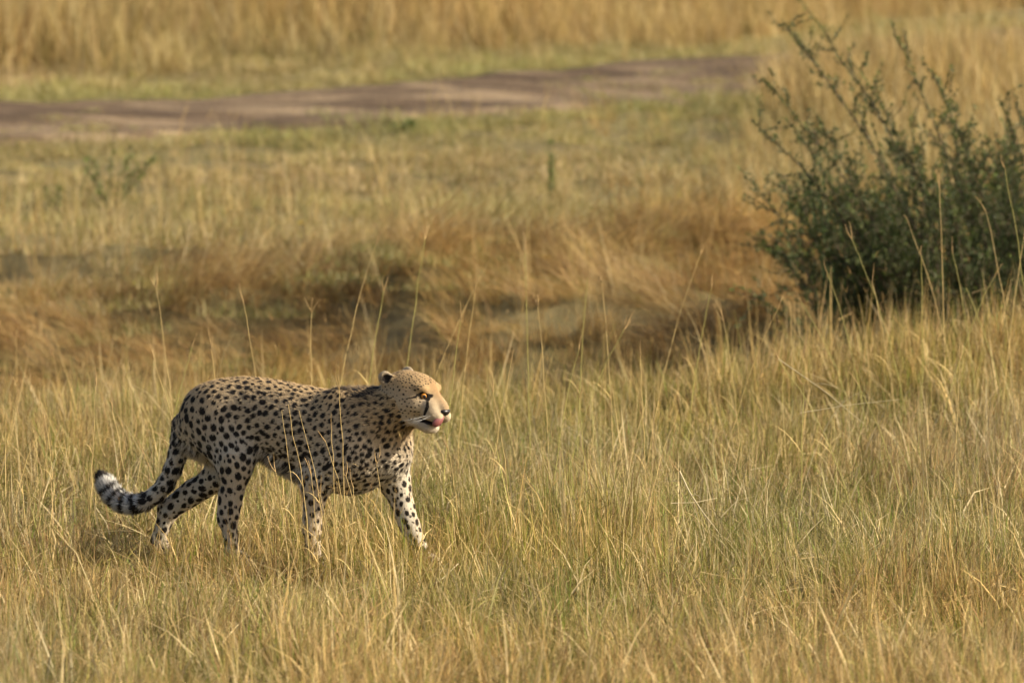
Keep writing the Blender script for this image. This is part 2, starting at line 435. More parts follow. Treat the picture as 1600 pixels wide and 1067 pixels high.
gn_scatter('flowering_grass', 'stalk', np.stack([x, y, terrain(x, y)], -1), jitter_rot(n, .16), np.stack([s, s, s], -1), near_tint(x, y),
           'thin seeding grass stalks standing above the foreground sward')

# gully bank: long grass lodged and combed over
x, y = sample(8.2, 15.6, 17); k = (fbm(x * 1.3, y * 1.1, 55) > .22) & (y < 14.2 + .9 * fbm(x * .5, 2, 59) + .45 * np.clip(x + 1, -2, 2)); x, y = x[k], y[k]; n = len(x)
f = fbm(x * .7, y * .7, 51); az = -math.pi / 2 + (fbm(x * .6, y * .7, 57) - .5) * 7.5 + rng.normal(0, .35, n)
brown = (fbm(x * .6 + 9, y * .6, 61) + .16 * (12.8 - y) / 3 - .03 * np.clip(x, -3, 3) + rng.uniform(-.15, .15, n)) > .5
for key, m, lab, nm in (('matted', brown, 'rusty brown grass lying matted down the gully bank', 'matted_brown_grass'),
                    ('mattedgold', ~brown, 'golden grass combed flat over the gully bank', 'matted_golden_grass')):
    xx, yy = x[m], y[m]; k = len(xx); s = .42 + .75 * f[m] + rng.uniform(-.1, .15, k)
    tn = near_tint(xx, yy) * np.array([1.02, .96, .86])
    gn_scatter(nm, key, np.stack([xx, yy, terrain(xx, yy)], -1), jitter_rot(k, .15, az[m]), np.stack([s, s, s * rng.uniform(.55, 1.1, k)], -1), tn, lab)
x, y = sample(8.5, 17.5, 14); k = fbm(x * .8, y * .6, 71) > .5; x, y = x[k], y[k]; n = len(x); s = rng.uniform(.5, 1.0, n)
gn_scatter('bank_grass', 'stalk', np.stack([x, y, terrain(x, y)], -1), jitter_rot(n, .2), np.stack([s, s, s], -1), near_tint(x, y),
           'yellow upright grass wisps dotted over the gully bank')

# grazed plain
x, y = sample(8.6, 36, 6.0); off = np.abs(track_off(x, y))
edge = fbm(x * .8, y * .8, 87); keep = ((off > .75 + 1.25 * edge) | ((off < .42) & (edge > .42))) & (fbm(x * .9 + 4, y * .55, 88) > np.where(y < 22, .36, .22))
x, y, off = x[keep], y[keep], off[keep]; n = len(x)
tt = fbm(x * .35, y * .35, 81); s = (.35 + .8 * fbm(x * .5, y * .4, 83)) * np.where(off < 1.6, .5, 1)
tn = np.stack([.88 - .3 * (tt - .5), .92 + .05 * (tt - .5), .90 - .4 * (tt - .5)], -1) * rng.uniform(.75, 1.15, (n, 1))
gn_scatter('grazed_turf', 'turf', np.stack([x, y, terrain(x, y)], -1), jitter_rot(n), np.stack([s ** .3, s ** .3, s], -1), tn,
           'short pale grazed turf on the plain beside the track')
x, y = sample(14.5, 34, 6); k = (np.abs(track_off(x, y)) > 1.7) & (fbm(x * .5, y * .4, 91) + .05 * np.clip(x, -3, 3) > .5); x, y = x[k], y[k]; n = len(x)
s = rng.uniform(.35, .8, n)
gn_scatter('plain_wisps', 'stalk', np.stack([x, y, terrain(x, y)], -1), jitter_rot(n, .2), np.stack([s * 1.5, s * 1.5, s], -1), near_tint(x, y),
           'loose yellow grass wisps scattered over the grazed plain')

# tall golden grass beyond the track, and the clump behind the bush
x, y = sample(29, 70, 17, 3.0); off = track_off(x, y)
off = np.where(off > 90, np.where(y > 27, 9, -9), off); ed_ = off - 3.4 - 2.6 * (fbm(x * .4, y * .4, 95) - .5); k = ed_ > 0; x, y = x[k], y[k]; grow = np.clip(.35 + ed_[k] / 2.6, .35, 1)
x2 = rng.uniform(1.4, 7.5, 1100); y2 = rng.uniform(16.5, 27.5, 1100); px2 = 800 + FPX * x2 / (CAM_D + y2)
k = ((px2 - 1150) / 220 + (fbm(x2 * .6, y2 * .6, 97) - .5) * 1.5 > .18) & (np.abs(track_off(x2, y2)) > np.where(px2 > 1230, .0, .9))
x = np.concatenate([x, x2[k]]); y = np.concatenate([y, y2[k]]); n = len(x); grow = np.concatenate([grow, np.clip(.42 + (px2[k] - 1180) / 500, .4, .8)])
tt = fbm(x * .5, y * .3, 99); s = rng.uniform(.75, 1.1, n) * (.7 + .6 * tt) * grow
tn = np.stack([1.0 + .2 * (tt - .5), 1 - .1 * (tt - .5), .98 - .4 * (tt - .5)], -1) * rng.uniform(.7, 1.2, (n, 1))
gn_scatter('tall_golden_grass', 'tall', np.stack([x, y, terrain(x, y)], -1), jitter_rot(n, .1), np.stack([s ** .4 * 1.2, s ** .4 * 1.2, s], -1), tn,
           'tall golden grass standing beyond the dirt track')

# ------------------------------------------------------------------ the cheetah
YAW = math.radians(25)
HD = np.array([math.cos(YAW), -math.sin(YAW), 0]); LT = np.array([math.sin(YAW), math.cos(YAW), 0]); UP = np.array([0, 0, 1.])
ORG = np.array([-.875, 0, 0])                        # ground point under the middle of the trunk
def B(px, py, t=0.0):
    """point at photo pixel px,py that lies t metres to the animal's left of its mid-plane"""
    r = ray(px, py); c = np.array([0, -CAM_D, CAM_H])
    k = (t - (c - ORG) @ LT) / (r @ LT)
    return c + r * k
def G(px, z, t):
    lo, hi = 500., 1000.
    for _ in range(40):
        m = (lo + hi) / 2
        if B(px, m, t)[2] > z: lo = m
        else: hi = m
    return B(px, lo, t)
# torso stations: photo pixel column, top row, bottom row, half width
ST = [(287, 648, 690, .045), (297, 612, 706, .085), (318, 598, 712, .108), (345, 591, 712, .116), (380, 588, 704, .108), (412, 590.5, 714, .112),
      (445, 596, 735, .126), (480, 603, 752, .138), (515, 609, 768, .145), (548, 611, 775, .138), (578, 617, 768, .122), (600, 640, 752, .098), (618, 672, 728, .05)]
TS = np.array([(B(p, (a + b_) / 2) - ORG) @ HD for p, a, b_, h in ST])
TT = np.array([B(p, a)[2] for p, a, b_, h in ST]); TB = np.array([B(p, b_)[2] for p, a, b_, h in ST]); TW = np.array([s[3] for s in ST])
_sd = np.linspace(TS[0], TS[-1], 400)
def _sm(v):
    y_ = np.interp(_sd, TS, v); k_ = np.hanning(35); k_ /= k_.sum()
    return np.convolve(np.pad(y_, 17, mode='edge'), k_, 'valid')
TTs, TBs, TWs = _sm(TT), _sm(TB), _sm(TW)
def sd_torso(Q):
    q = Q - ORG; s = q @ HD; t = q @ LT; z = q[..., 2]
    sc_ = np.clip(s, TS[0], TS[-1]); zt = np.interp(sc_, _sd, TTs); zb = np.interp(sc_, _sd, TBs); hw = np.interp(sc_, _sd, TWs)
    zc = (zt + zb) / 2; hz = (zt - zb) / 2; v = (z - zc) / hz
    hw2 = hw * (1 - .12 * np.clip(v, -1, 1) ** 2 + .06 * np.clip(v, -1, 1))
    d = (np.sqrt(v ** 2 + (t / hw2) ** 2) - 1) * np.minimum(hz, hw2)
    ds = np.abs(s - sc_)
    return np.where(ds > 0, np.sqrt(np.maximum(d, 0) ** 2 + ds ** 2), d)
PR = []        # kind, a, b, ra, rb, k, region, lateral squash
def cap(a, b_, ra, rb, reg, k=.03, sq=1.0, frame=None): PR.append(('c', np.array(a), np.array(b_), ra, rb, k, reg, sq, frame))
def ell(c, rad, M, reg, k=.02, cut=False): PR.append(('e', np.array(c), np.array(rad), M, None, k, reg, cut, None))
# near (right) hind leg, planted under the body
cap(B(322, 655, -.055), B(366, 728, -.085), .098, .066, 'thigh', .05, .72)
cap(B(345, 650, -.05), B(372, 700, -.085), .09, .06, 'thigh', .05, .7)
cap(B(368, 726, -.09), B(361, 800, -.09), .060, .036, 'hind', .035, .85)
cap(B(352, 772, -.09), B(350, 812, -.09), .026, .027, 'hind', .03)
cap(B(357, 806, -.09), G(362, .075, -.09), .033, .027, 'hind', .025)
cap(G(363, .06, -.09), G(385, .032, -.095), .032, .030, 'paw', .02)
for dt in (-.024, 0, .024): cap(G(383, .026, -.095 + dt), G(394, .022, -.095 + dt), .016, .014, 'paw', .012)
# far (left) hind leg, pushed back behind
cap(B(338, 660, .05), B(352, 735, .085), .09, .066, 'thigh', .05, .72)
cap(B(352, 735, .09), B(268, 796, .09), .060, .036, 'hind', .035, .85)
cap(B(300, 762, .09), B(258, 795, .09), .030, .026, 'hind', .03)
cap(B(263, 798, .09), G(247, .085, .09), .036, .028, 'hind', .025)
cap(G(248, .075, .09), G(262, .032, .09), .030, .028, 'paw', .02)
for dt in (-.022, 0, .022): cap(G(262, .026, .09 + dt), G(273, .022, .09 + dt), .016, .014, 'paw', .012)
# near (right) fore leg, upright
cap(B(528, 640, -.07), B(548, 705, -.095), .055, .078, 'shoulder', .06, .6)
cap(B(548, 705, -.095), B(492, 752, -.10), .078, .058, 'shoulder', .05, .7)
cap(B(494, 750, -.10), B(487, 822, -.095), .054, .036, 'fore', .03, .9)
cap(B(487, 822, -.095), G(490, .07, -.095), .035, .030, 'fore', .02)
cap(G(490, .055, -.095), G(512, .032, -.10), .032, .030, 'paw', .02)
for dt in (-.024, 0, .024): cap(G(510, .026, -.10 + dt), G(522, .022, -.10 + dt), .016, .014, 'paw', .012)
# far (left) fore leg, reaching forward
cap(B(570, 632, .075), B(612, 690, .09), .055, .076, 'shoulder', .05, .7)
cap(B(612, 690, .09), B(616, 752, .10), .076, .058, 'shoulder', .04, .8)
cap(B(616, 748, .10), B(639, 818, .10), .057, .038, 'fore', .03, .95)
cap(B(639, 818, .10), G(660, .075, .10), .038, .031, 'fore', .02)
cap(G(661, .06, .10), G(681, .034, .10), .034, .031, 'paw', .02)
for dt in (-.024, 0, .024): cap(G(679, .028, .10 + dt), G(692, .024, .10 + dt), .017, .014, 'paw', .012)
# chest, neck
cap(B(560, 700, 0), B(606, 712, .02), .105, .078, 'neck', .05)
cap(B(545, 668, 0), B(592, 654, -.005), .125, .105, 'neck', .06)
cap(B(592, 654, -.005), B(628, 636, -.01), .105, .092, 'neck', .05)
# tail
TAILP = [(286, 664, .046), (282, 690, .036), (277, 712, .033), (270, 734, .032), (259, 756, .031), (244, 773, .030), (226, 784, .030), (207, 788, .032),
         (190, 784, .035), (176, 773, .037), (166, 758, .034), (159, 746, .024)]
TAIL3 = [B(p, q, .004 * i) for i, (p, q, r_) in enumerate(TAILP)]
for i in range(len(TAILP) - 1): cap(TAIL3[i], TAIL3[i + 1], TAILP[i][2], TAILP[i + 1][2], 'tail', .025)
# head: own frame (x forward, y left, z up), then placed
HS = 1.35; HY = math.radians(35); HP = math.radians(9)
hf = np.array([math.cos(HY) * math.cos(HP), -math.sin(HY) * math.cos(HP), -math.sin(HP)])
hl = np.array([math.sin(HY), math.cos(HY), 0]); hu = np.cross(hf, hl)
HM = np.stack([hf, hl, hu], 1)                        # columns
HO = B(641, 614, -.012)
def H(x, y, z): return HO + HM @ (np.array([x, y, z]) * HS)
def hcap(a, b_, ra, rb, k=.012, reg='head', sq=1.0): cap(H(*a), H(*b_), ra * HS, rb * HS, reg, k * HS, sq, 'h')
def hell(c, rad, reg='head', k=.012, rot=None, cut=False):
    M = HM if rot is None else HM @ rot
    ell(H(*c), np.array(rad) * HS, M, reg, k * HS, cut)
hell((-.006, 0, .004), (.082, .064, .060), k=.03)
hell((.036, 0, .020), (.046, .046, .038), k=.02)              # forehead
hcap((.05, 0, .022), (.118, 0, -.020), .026, .019, .015)       # bridge of the nose
for s in (-1, 1):
    hell((.026, .044 * s, -.020), (.046, .022, .036), k=.02)    # cheek bones
    hell((.058, .034 * s, .028), (.022, .016, .012), k=.012)    # brow
    hell((.106, .019 * s, -.045), (.030, .021, .021), k=.010)   # whisker pads
    hcap((.01, .036 * s, -.052), (.085, .016 * s, -.083), .024, .016, .015)   # lower jaw
    hell((.084, .026 * s, -.026), (.032, .020, .030), k=.016)    # flank of the muzzle
    hell((.0815, .0420 * s, .0080), (.0125, .010, .0066), k=.008, cut=True)    # eye sockets
    a = math.radians(-62 if s < 0 else 86)
    R = np.array(Matrix.Rotation(a, 3, 'Z')) @ np.array(Matrix.Rotation(math.radians(-16 * s), 3, 'X'))
    hell((-.056, .055 * s, .036 + .006 * (s > 0)), (.010, .020 + .004 * (s > 0), .021), 'ear', .016, R)
    hell((-.047, .061 * s, .040 + .006 * (s > 0)), (.008, .011, .012), 'ear', .006, R, True)
hell((.088, 0, -.083), (.022, .019, .015), k=.012)              # chin
hell((.104, -.012, -.0665), (.034, .017, .0050), k=.004, cut=True)   # slightly open mouth
hell((.075, -.034, -.062), (.028, .010, .0045), k=.004, cut=True)

def sd_prim(p, Q):
    if p[0] == 'c':
        _, a, b_, ra, rb, k, reg, sq, fr = p
        q = Q - a; ab = b_ - a
        if sq != 1.0:
            ax = LT
            q = q + ax * ((q @ ax) * (1 / sq - 1))[..., None]; ab = ab + ax * ((ab @ ax) * (1 / sq - 1))
        h = np.clip((q @ ab) / (ab @ ab), 0, 1)
        d = np.linalg.norm(q - h[..., None] * ab, axis=-1) - (ra + (rb - ra) * h)
        return d * (sq if sq < 1 else 1), h
    _, c, rad, M = p[:4]
    q = ((Q - c) @ M) / rad
    n = np.linalg.norm(q, axis=-1)
    g_ = np.linalg.norm(q / rad, axis=-1)
    return n * (n - 1) / np.maximum(g_, 1e-6), np.full(n.shape, .5)
def bbox(p):
    if p[0] == 'c': r_ = max(p[3], p[4]); return np.minimum(p[1], p[2]) - r_, np.maximum(p[1], p[2]) + r_
    r_ = max(p[2]); return p[1] - r_, p[1] + r_
VOX = .0045
lo = np.min([bbox(p)[0] for p in PR], 0) - .04; hi = np.max([bbox(p)[1] for p in PR], 0) + .04
dims = np.ceil((hi - lo) / VOX).astype(int) + 1
Fd = np.full(dims, .5, np.float32)
ax_ = [lo[i] + VOX * np.arange(dims[i]) for i in range(3)]
def region_grid(l, h):
    a = np.maximum(((l - lo) / VOX).astype(int) - 1, 0); b_ = np.minimum(((h - lo) / VOX).astype(int) + 2, dims)
    g3 = np.stack(np.meshgrid(*[ax_[i][a[i]:b_[i]] for i in range(3)], indexing='ij'), -1)
    return tuple(slice(a[i], b_[i]) for i in range(3)), g3
tl_ = [ORG + HD * s + LT * t + UP * z for s in (TS[0], TS[-1]) for t in (-.16, .16) for z in (TB.min(), TT.max())]
slc, g3 = region_grid(np.min(tl_, 0) - .05, np.max(tl_, 0) + .05); Fd[slc] = sd_torso(g3)
for p in [q for q in PR if not (q[0] == 'e' and q[7])] + [q for q in PR if q[0] == 'e' and q[7]]:
    k = p[5]; l, h = bbox(p); slc, g3 = region_grid(l - k - .02, h + k + .02)
    d = sd_prim(p, g3)[0]; f0 = Fd[slc]
    if p[0] == 'e' and p[7]:
        d = -d; hh = np.maximum(k - np.abs(f0 - d), 0) / k; Fd[slc] = np.maximum(f0, d) + hh * hh * k * .25
    else:
        hh = np.maximum(k - np.abs(f0 - d), 0) / k; Fd[slc] = np.minimum(f0, d) - hh * hh * k * .25
def surface_nets(F, lo, vox):
    S = F < 0
    c8 = [(i, j, k) for i in (0, 1) for j in (0, 1) for k in (0, 1)]
    n = np.array(F.shape) - 1
    cnt = np.zeros(n, np.int8)
    for i, j, k in c8: cnt += S[i:i + n[0], j:j + n[1], k:k + n[2]]
    act = np.argwhere((cnt > 0) & (cnt < 8))
    idx = np.full(n, -1, np.int32); idx[act[:, 0], act[:, 1], act[:, 2]] = np.arange(len(act))
    val = {c: F[act[:, 0] + c[0], act[:, 1] + c[1], act[:, 2] + c[2]] for c in c8}
    P = np.zeros((len(act), 3)); m = np.zeros(len(act))
    for a in c8:
        for x_ in range(3):
            if a[x_] == 0:
                b_ = list(a); b_[x_] = 1; va, vb = val[a], val[tuple(b_)]
                cr = (va < 0) != (vb < 0); t = np.where(cr, va / np.where(cr, va - vb, 1), 0)
                pt = np.tile(np.array(a, float), (len(act), 1)); pt[:, x_] += t
                P[cr] += pt[cr]; m += cr
    V = lo + (act + P / m[:, None]) * vox
    quads = []
    for x_ in range(3):
        u_, v_ = (x_ + 1) % 3, (x_ + 2) % 3
        A = [slice(0, s) for s in F.shape]; Bs = list(A); A[x_] = slice(0, F.shape[x_] - 1); Bs[x_] = slice(1, None)
        e = np.argwhere(S[tuple(A)] != S[tuple(Bs)])
        e = e[(e[:, u_] > 0) & (e[:, v_] > 0) & (e[:, u_] < n[u_]) & (e[:, v_] < n[v_])]
        ins = S[e[:, 0], e[:, 1], e[:, 2]]
        def cell(du, dv):
            q = e.copy(); q[:, u_] -= du; q[:, v_] -= dv
            return idx[q[:, 0], q[:, 1], q[:, 2]]
        q4 = np.stack([cell(1, 1), cell(0, 1), cell(0, 0), cell(1, 0)], -1)
        q4[~ins] = q4[~ins][:, ::-1]; quads.append(q4)
    Q = np.concatenate(quads); return V, Q[(Q >= 0).all(1)]
V, F = surface_nets(Fd, lo, VOX); del Fd
# keep only the biggest piece is not needed: every primitive overlaps its neighbour
fn_ = np.cross(V[F[:, 2]] - V[F[:, 0]], V[F[:, 3]] - V[F[:, 1]])
NV = np.zeros_like(V)
for i in range(4): np.add.at(NV, F[:, i], fn_)
NV /= np.linalg.norm(NV, axis=1)[:, None] + 1e-9

# regions, hair flow and coat colour per vertex
nV = len(V); best = np.full(nV, 9.); reg = np.full(nV, 'torso', dtype=object); flow = np.zeros((nV, 3)); tailu = np.zeros(nV)
limb = np.zeros(nV)
dT = sd_torso(V); wgt = np.exp(-np.maximum(dT, 0) / .012)[:, None]; flow += wgt * (-HD - .25 * UP); best = dT.copy()
ti = 0
for p in PR:
    d, h = sd_prim(p, V)
    cut = p[0] == 'e' and p[7]
    if p[6] == 'tail':
        u = (ti + h) / (len(TAILP) - 1); ti += 1
    if cut: continue
    dirv = (p[2] - p[1]) if p[0] == 'c' else -hf
    if p[6] == 'head': dirv = -hf * 1.0 - UP * .15
    if p[6] == 'neck': dirv = -(p[2] - p[1])
    dirv = dirv / np.linalg.norm(dirv)
    flow += np.exp(-np.maximum(d, 0) / .012)[:, None] * dirv
    m = d < best; best = np.where(m, d, best); reg[m] = p[6]
    if p[6] == 'tail': tailu = np.where(m, u, tailu)
flow -= NV * (flow * NV).sum(1)[:, None]; flow /= np.linalg.norm(flow, axis=1)[:, None] + 1e-6
q = V - ORG; vs, vt, vz = q @ HD, q @ LT, q[:, 2]
hl_ = ((V - HO) @ HM) / HS                             # head coordinates
R_ = {r_: reg == r_ for r_ in ('torso', 'thigh', 'hind', 'paw', 'shoulder', 'fore', 'neck', 'tail', 'head', 'ear')}
TAWNY = np.array([.48, .335, .175]); BUFF = np.array([.52, .41, .275]); CREAM = np.array([.62, .55, .44])
zt = np.interp(vs, _sd, TTs); zb = np.interp(vs, _sd, TBs)
up_ = np.clip((vz - zb) / (zt - zb), 0, 1)
up_ = np.where(R_['hind'] | R_['fore'] | R_['paw'], .42, up_)
base = np.where(up_[:, None] > .55, BUFF + (TAWNY - BUFF) * ((up_ - .55) / .45)[:, None], CREAM + (BUFF - CREAM) * np.clip(up_ / .55, 0, 1)[:, None])
inner = np.clip(((V - ORG) @ LT > .02) * np.clip(-(NV @ LT), 0, 1) * (R_['thigh'] | R_['hind'] | R_['fore'] | R_['shoulder']) * 1.3, 0, 1)
base = base + (CREAM - base) * inner[:, None]
hx, hy, hz = hl_.T
face = R_['head']
FT = np.array([.385, .26, .13]); FCR = np.array([.50, .42, .32]); fc = BUFF * .93 + (FT - BUFF * .93) * np.clip((hz + .02) / .05, 0, 1)[:, None]
pale = np.clip(np.clip((-hz - .048) / .02, 0, 1) + .4 * np.clip(1 - (((hx - .085) / .022) ** 2 + ((np.abs(hy) - .032) / .018) ** 2 + ((hz + .012) / .02) ** 2), 0, 1), 0, 1)
fc = fc + (FCR - fc) * pale[:, None]
bridge = np.clip(1 - (np.abs(hy) / .022) ** 2, 0, 1) * np.clip((hx - .05) / .02, 0, 1) * np.clip((hz + .04) / .02, 0, 1)
fc = fc + (np.array([.30, .185, .09]) - fc) * (bridge * .7)[:, None]
base = np.where(face[:, None], fc, base)
base[R_['ear']] = BUFF * .8
# spot layout: dart throwing over the surface, spacing and size by region
spc = np.full(nV, .0300); rad = np.full(nV, .0102)
def setr(m, s, r_): spc[m] = s; rad[m] = r_
setr(R_['torso'] & (up_ > .85), .026, .0088); setr(R_['thigh'], .032, .0120); setr(R_['hind'], .034, .0125); setr(R_['paw'], .028, .0065)
setr(R_['shoulder'], .0275, .0092); setr(R_['fore'], .030, .0098); setr(R_['neck'], .0275, .0086); setr(R_['tail'], .033, .0130)
setr(R_['head'], .0150, .0034); setr(R_['head'] & (hz > .026), .0112, .0031); setr(R_['ear'], .03, .0001)
ok = np.ones(nV, bool)
ok &= ~(R_['torso'] & (up_ < .05) & (vs < .1)); ok &= ~(R_['tail'] & (tailu > .6)); ok &= ~((inner > .75) & R_['thigh'])
ok &= ~(face & ((hx > .072) | (hz < -.066) | ((np.abs(hy) < .03) & (hz < .035)) | ((hx > .03) & (hx < .06) & (hz > -.006) & (hz < .022))))
ok &= ~R_['ear']
sv = np.full(nV, 3.0); alive = ok.copy(); r2 = np.random.default_rng(3)
def throw(alive, spc, rad, limit):
    order = r2.permutation(nV); k = 0
    for i in order:
        if not alive[i]: continue
        dv = V - V[i]; d2 = (dv * dv).sum(1)
        s = spc[i] * r2.uniform(.82, 1.12)
        near = np.nonzero(d2 < (s * 1.2) ** 2)[0]
        near = near[(NV[near] @ NV[i]) > -.2]
        alive[near[d2[near] < s * s]] = False
        rr = rad[i] * r2.uniform(.78, 1.25); el = r2.uniform(1.0, 1.55)
        ang = r2.normal(0, .5); fl = flow[i] * math.cos(ang) + np.cross(NV[i], flow[i]) * math.sin(ang)
        a = dv[near] @ fl; e = np.sqrt(np.maximum(d2[near] - a * a + (a / el) ** 2, 0)) / rr
        sv[near] = np.minimum(sv[near], e); k += 1
        if k > limit: break
throw(alive, spc, rad, 4000)
alive = ok & (sv > 1.75) & ~face; throw(alive, spc * .8, rad * .42, 900)
# tail rings towards the tip
tr0 = tailu * 11.0
ring = np.abs(((tr0 - 6.15) / .92) % 1.0 - .5) * 2              # 0 at mid ring
rv = np.where(tailu > .57, .55 + (ring) * .95, 3.0)
rv = np.where(tailu > .93, .5, rv)
sv = np.where(R_['tail'], np.minimum(sv, rv), sv)
base = np.where((R_['tail'] & (tailu > .55))[:, None], np.array([.66, .63, .58]), base)
# face markings
def seg(p0, p1, wdt):
    p0, p1 = np.array(p0)[[0, 2]], np.array(p1)[[0, 2]]; hh = np.stack([hx, hz], -1)
    t = np.clip(((hh - p0) @ (p1 - p0)) / ((p1 - p0) @ (p1 - p0)), 0, 1)
    return np.linalg.norm(hh - (p0 + t[:, None] * (p1 - p0)), axis=1) / wdt
fm = np.full(nV, 3.0)
for a, b_, wd in (((.0885, 0, .004), (.0965, 0, -.018), .0038), ((.0965, 0, -.018), (.0905, 0, -.044), .0047),   # tear line
                 ((.068, 0, .010), (.054, 0, .002), .0028), ((.054, 0, .002), (.036, 0, -.006), .0020),                 # behind the eye
                 ((.068, 0, .0135), (.089, 0, .010), .0056), ((.070, 0, .005), (.088, 0, .003), .0046),                  # eye rim
                 ((.128, 0, -.066), (.072, 0, -.062), .0062)):                                                          # lips
    fm = np.minimum(fm, np.where(np.abs(hy) > .012, seg(a, b_, wd), 3.0))
sv = np.where(face, np.minimum(sv, fm), sv)
eb = np.linalg.norm((hl_ - np.stack([np.full(nV, -.042), .056 * np.sign(hy), np.full(nV, .036)], -1)) / np.array([.02, .02, .012]), axis=1)
sv = np.where(R_['ear'] & (hx < -.03), np.minimum(sv, eb * .9), sv)

m_coat, nt, b = new_mat('spotted_coat')
ab_ = N(nt, 'ShaderNodeAttribute', attribute_name='base'); asv = N(nt, 'ShaderNodeAttribute', attribute_name='spot')
tc = N(nt, 'ShaderNodeTexCoord'); nz = noise(nt, tc.outputs['Object'], 120, 3, .6)
ma = N(nt, 'ShaderNodeMath', operation='MULTIPLY_ADD'); nt.links.new(nz, ma.inputs[0]); ma.inputs[1].default_value = .55; nt.links.new(asv.outputs['Fac'], ma.inputs[2])
fac = ramp(nt, ma.outputs[0], [(0, (1, 1, 1)), (.5, (1, 1, 1)), (.5, (0, 0, 0)), (1, (0, 0, 0))])
mr = N(nt, 'ShaderNodeMapRange'); nt.links.new(ma.outputs[0], mr.inputs['Value']); mr.inputs['From Min'].default_value = 1.12; mr.inputs['From Max'].default_value = 1.45
mr.inputs['To Min'].default_value = 1; mr.inputs['To Max'].default_value = 0
nz2 = noise(nt, tc.outputs['Object'], 260, 3, .6)
bc = mixcol(nt, ab_.outputs['Color'], ramp(nt, nz2, [(.3, (.82, .82, .82)), (.7, (1.1, 1.1, 1.1))]), 1.0, 'MULTIPLY')
cc = mixcol(nt, bc, (.018, .014, .011), mr.outputs[0])
nt.links.new(cc, b.inputs['Base Color']); b.inputs['Roughness'].default_value = .85; b.inputs['Specular IOR Level'].default_value = .15
bp = N(nt, 'ShaderNodeBump'); bp.inputs['Strength'].default_value = .35; bp.inputs['Distance'].default_value = .004
nt.links.new(nz2, bp.inputs['Height']); nt.links.new(bp.outputs['Normal'], b.inputs['Normal'])

che = empty('cheetah', tuple(ORG + np.array([0, 0, float(terrain(ORG[0], ORG[1]))])))
tag(che, 'spotted cheetah walking through the grass licking its nose', 'cheetah')
body = link_mesh('body', np_mesh('body', V, F, m_coat, {'base': base, 'spot': sv}), che)

# fur: short flat hairs over the whole coat
m_fur, nt, b = new_mat('coat_hairs')
a = N(nt, 'ShaderNodeAttribute', attribute_name='bc'); nt.links.new(a.outputs['Color'], b.inputs['Base Color'])
b.inputs['Roughness'].default_value = .7; b.inputs['Specular IOR Level'].default_value = .25
tri = np.concatenate([F[:, [0, 1, 2]], F[:, [0, 2, 3]]])
ar = np.linalg.norm(np.cross(V[tri[:, 1]] - V[tri[:, 0]], V[tri[:, 2]] - V[tri[:, 0]]), axis=1); NF = 190000
r3 = np.random.default_rng(9); ts_ = r3.choice(len(tri), NF, p=ar / ar.sum())
b0 = r3.dirichlet((1, 1, 1), NF); tv = tri[ts_]
interp = lambda A: (A[tv] * (b0[..., None] if A.ndim == 2 else b0)).sum(1)
fp, fnm, ff, fbse, fsv = interp(V), interp(NV), interp(flow), interp(base), interp(sv)
rg = reg[tv[:, 0]]; fup = up_[tv[:, 0]]; fs = vs[tv[:, 0]]; fz = NV[tv[:, 0], 2]; ftail = tailu[tv[:, 0]]
ln = np.where(np.isin(rg, ['head', 'ear']), .006, np.where(np.isin(rg, ['paw', 'fore', 'hind']), .008, .011))
ln = np.where((rg == 'torso') & (fup < .18) & (fs < .12), .034, ln); ln = np.where(np.isin(rg, ['neck', 'torso']) & (fz > .6) & (fs > .22), .024, ln)
ln = np.where((rg == 'tail') & (ftail > .5), .02, ln); ln = np.where((rg == 'neck') & (ln < .02), .016, ln); ln = ln * r3.uniform(.6, 1.3, NF)
lift = np.where((rg == 'tail') | (ln > .015), .5, .34) * r3.uniform(.5, 1.5, NF)
dr = ff + fnm * lift[:, None] + r3.normal(0, .22, (NF, 3)); dr = np.where(((rg == 'torso') & (fup < .18) & (fs < .12))[:, None], dr + np.array([0, 0, -.9]), dr)
dr /= np.linalg.norm(dr, axis=1)[:, None]
sd_ = np.cross(dr, fnm); sd_ /= np.linalg.norm(sd_, axis=1)[:, None] + 1e-9
wd = r3.uniform(.0009, .0016, NF)[:, None]
r0 = fp - fnm * .001
FV = np.stack([r0 - sd_ * wd, r0 + sd_ * wd, r0 + dr * ln[:, None]], 1).reshape(-1, 3)
dark = (fsv + r3.normal(0, .10, NF)) < 1.0
crest = (fs > .2) & (fz > .72) & np.isin(rg, ['neck', 'torso']) & (fs < .47)
dark |= crest & (r3.uniform(0, 1, NF) < .6)
fcol = np.where(dark[:, None], np.array([.02, .015, .012]), fbse * r3.uniform(.62, 1.25, (NF, 1)))
keepf = ~((rg == 'head') & (np.linalg.norm((interp(hl_) - np.array([.0755, -.0385, .0085])), axis=1) < .012))
FI = np.arange(NF * 3).reshape(-1, 3)[keepf]
fur = link_mesh('fur', np_mesh('fur', FV, FI, m_fur, {'bc': np.repeat(fcol, 3, 0)}, smooth=False), che); tag(fur, kind='stuff')

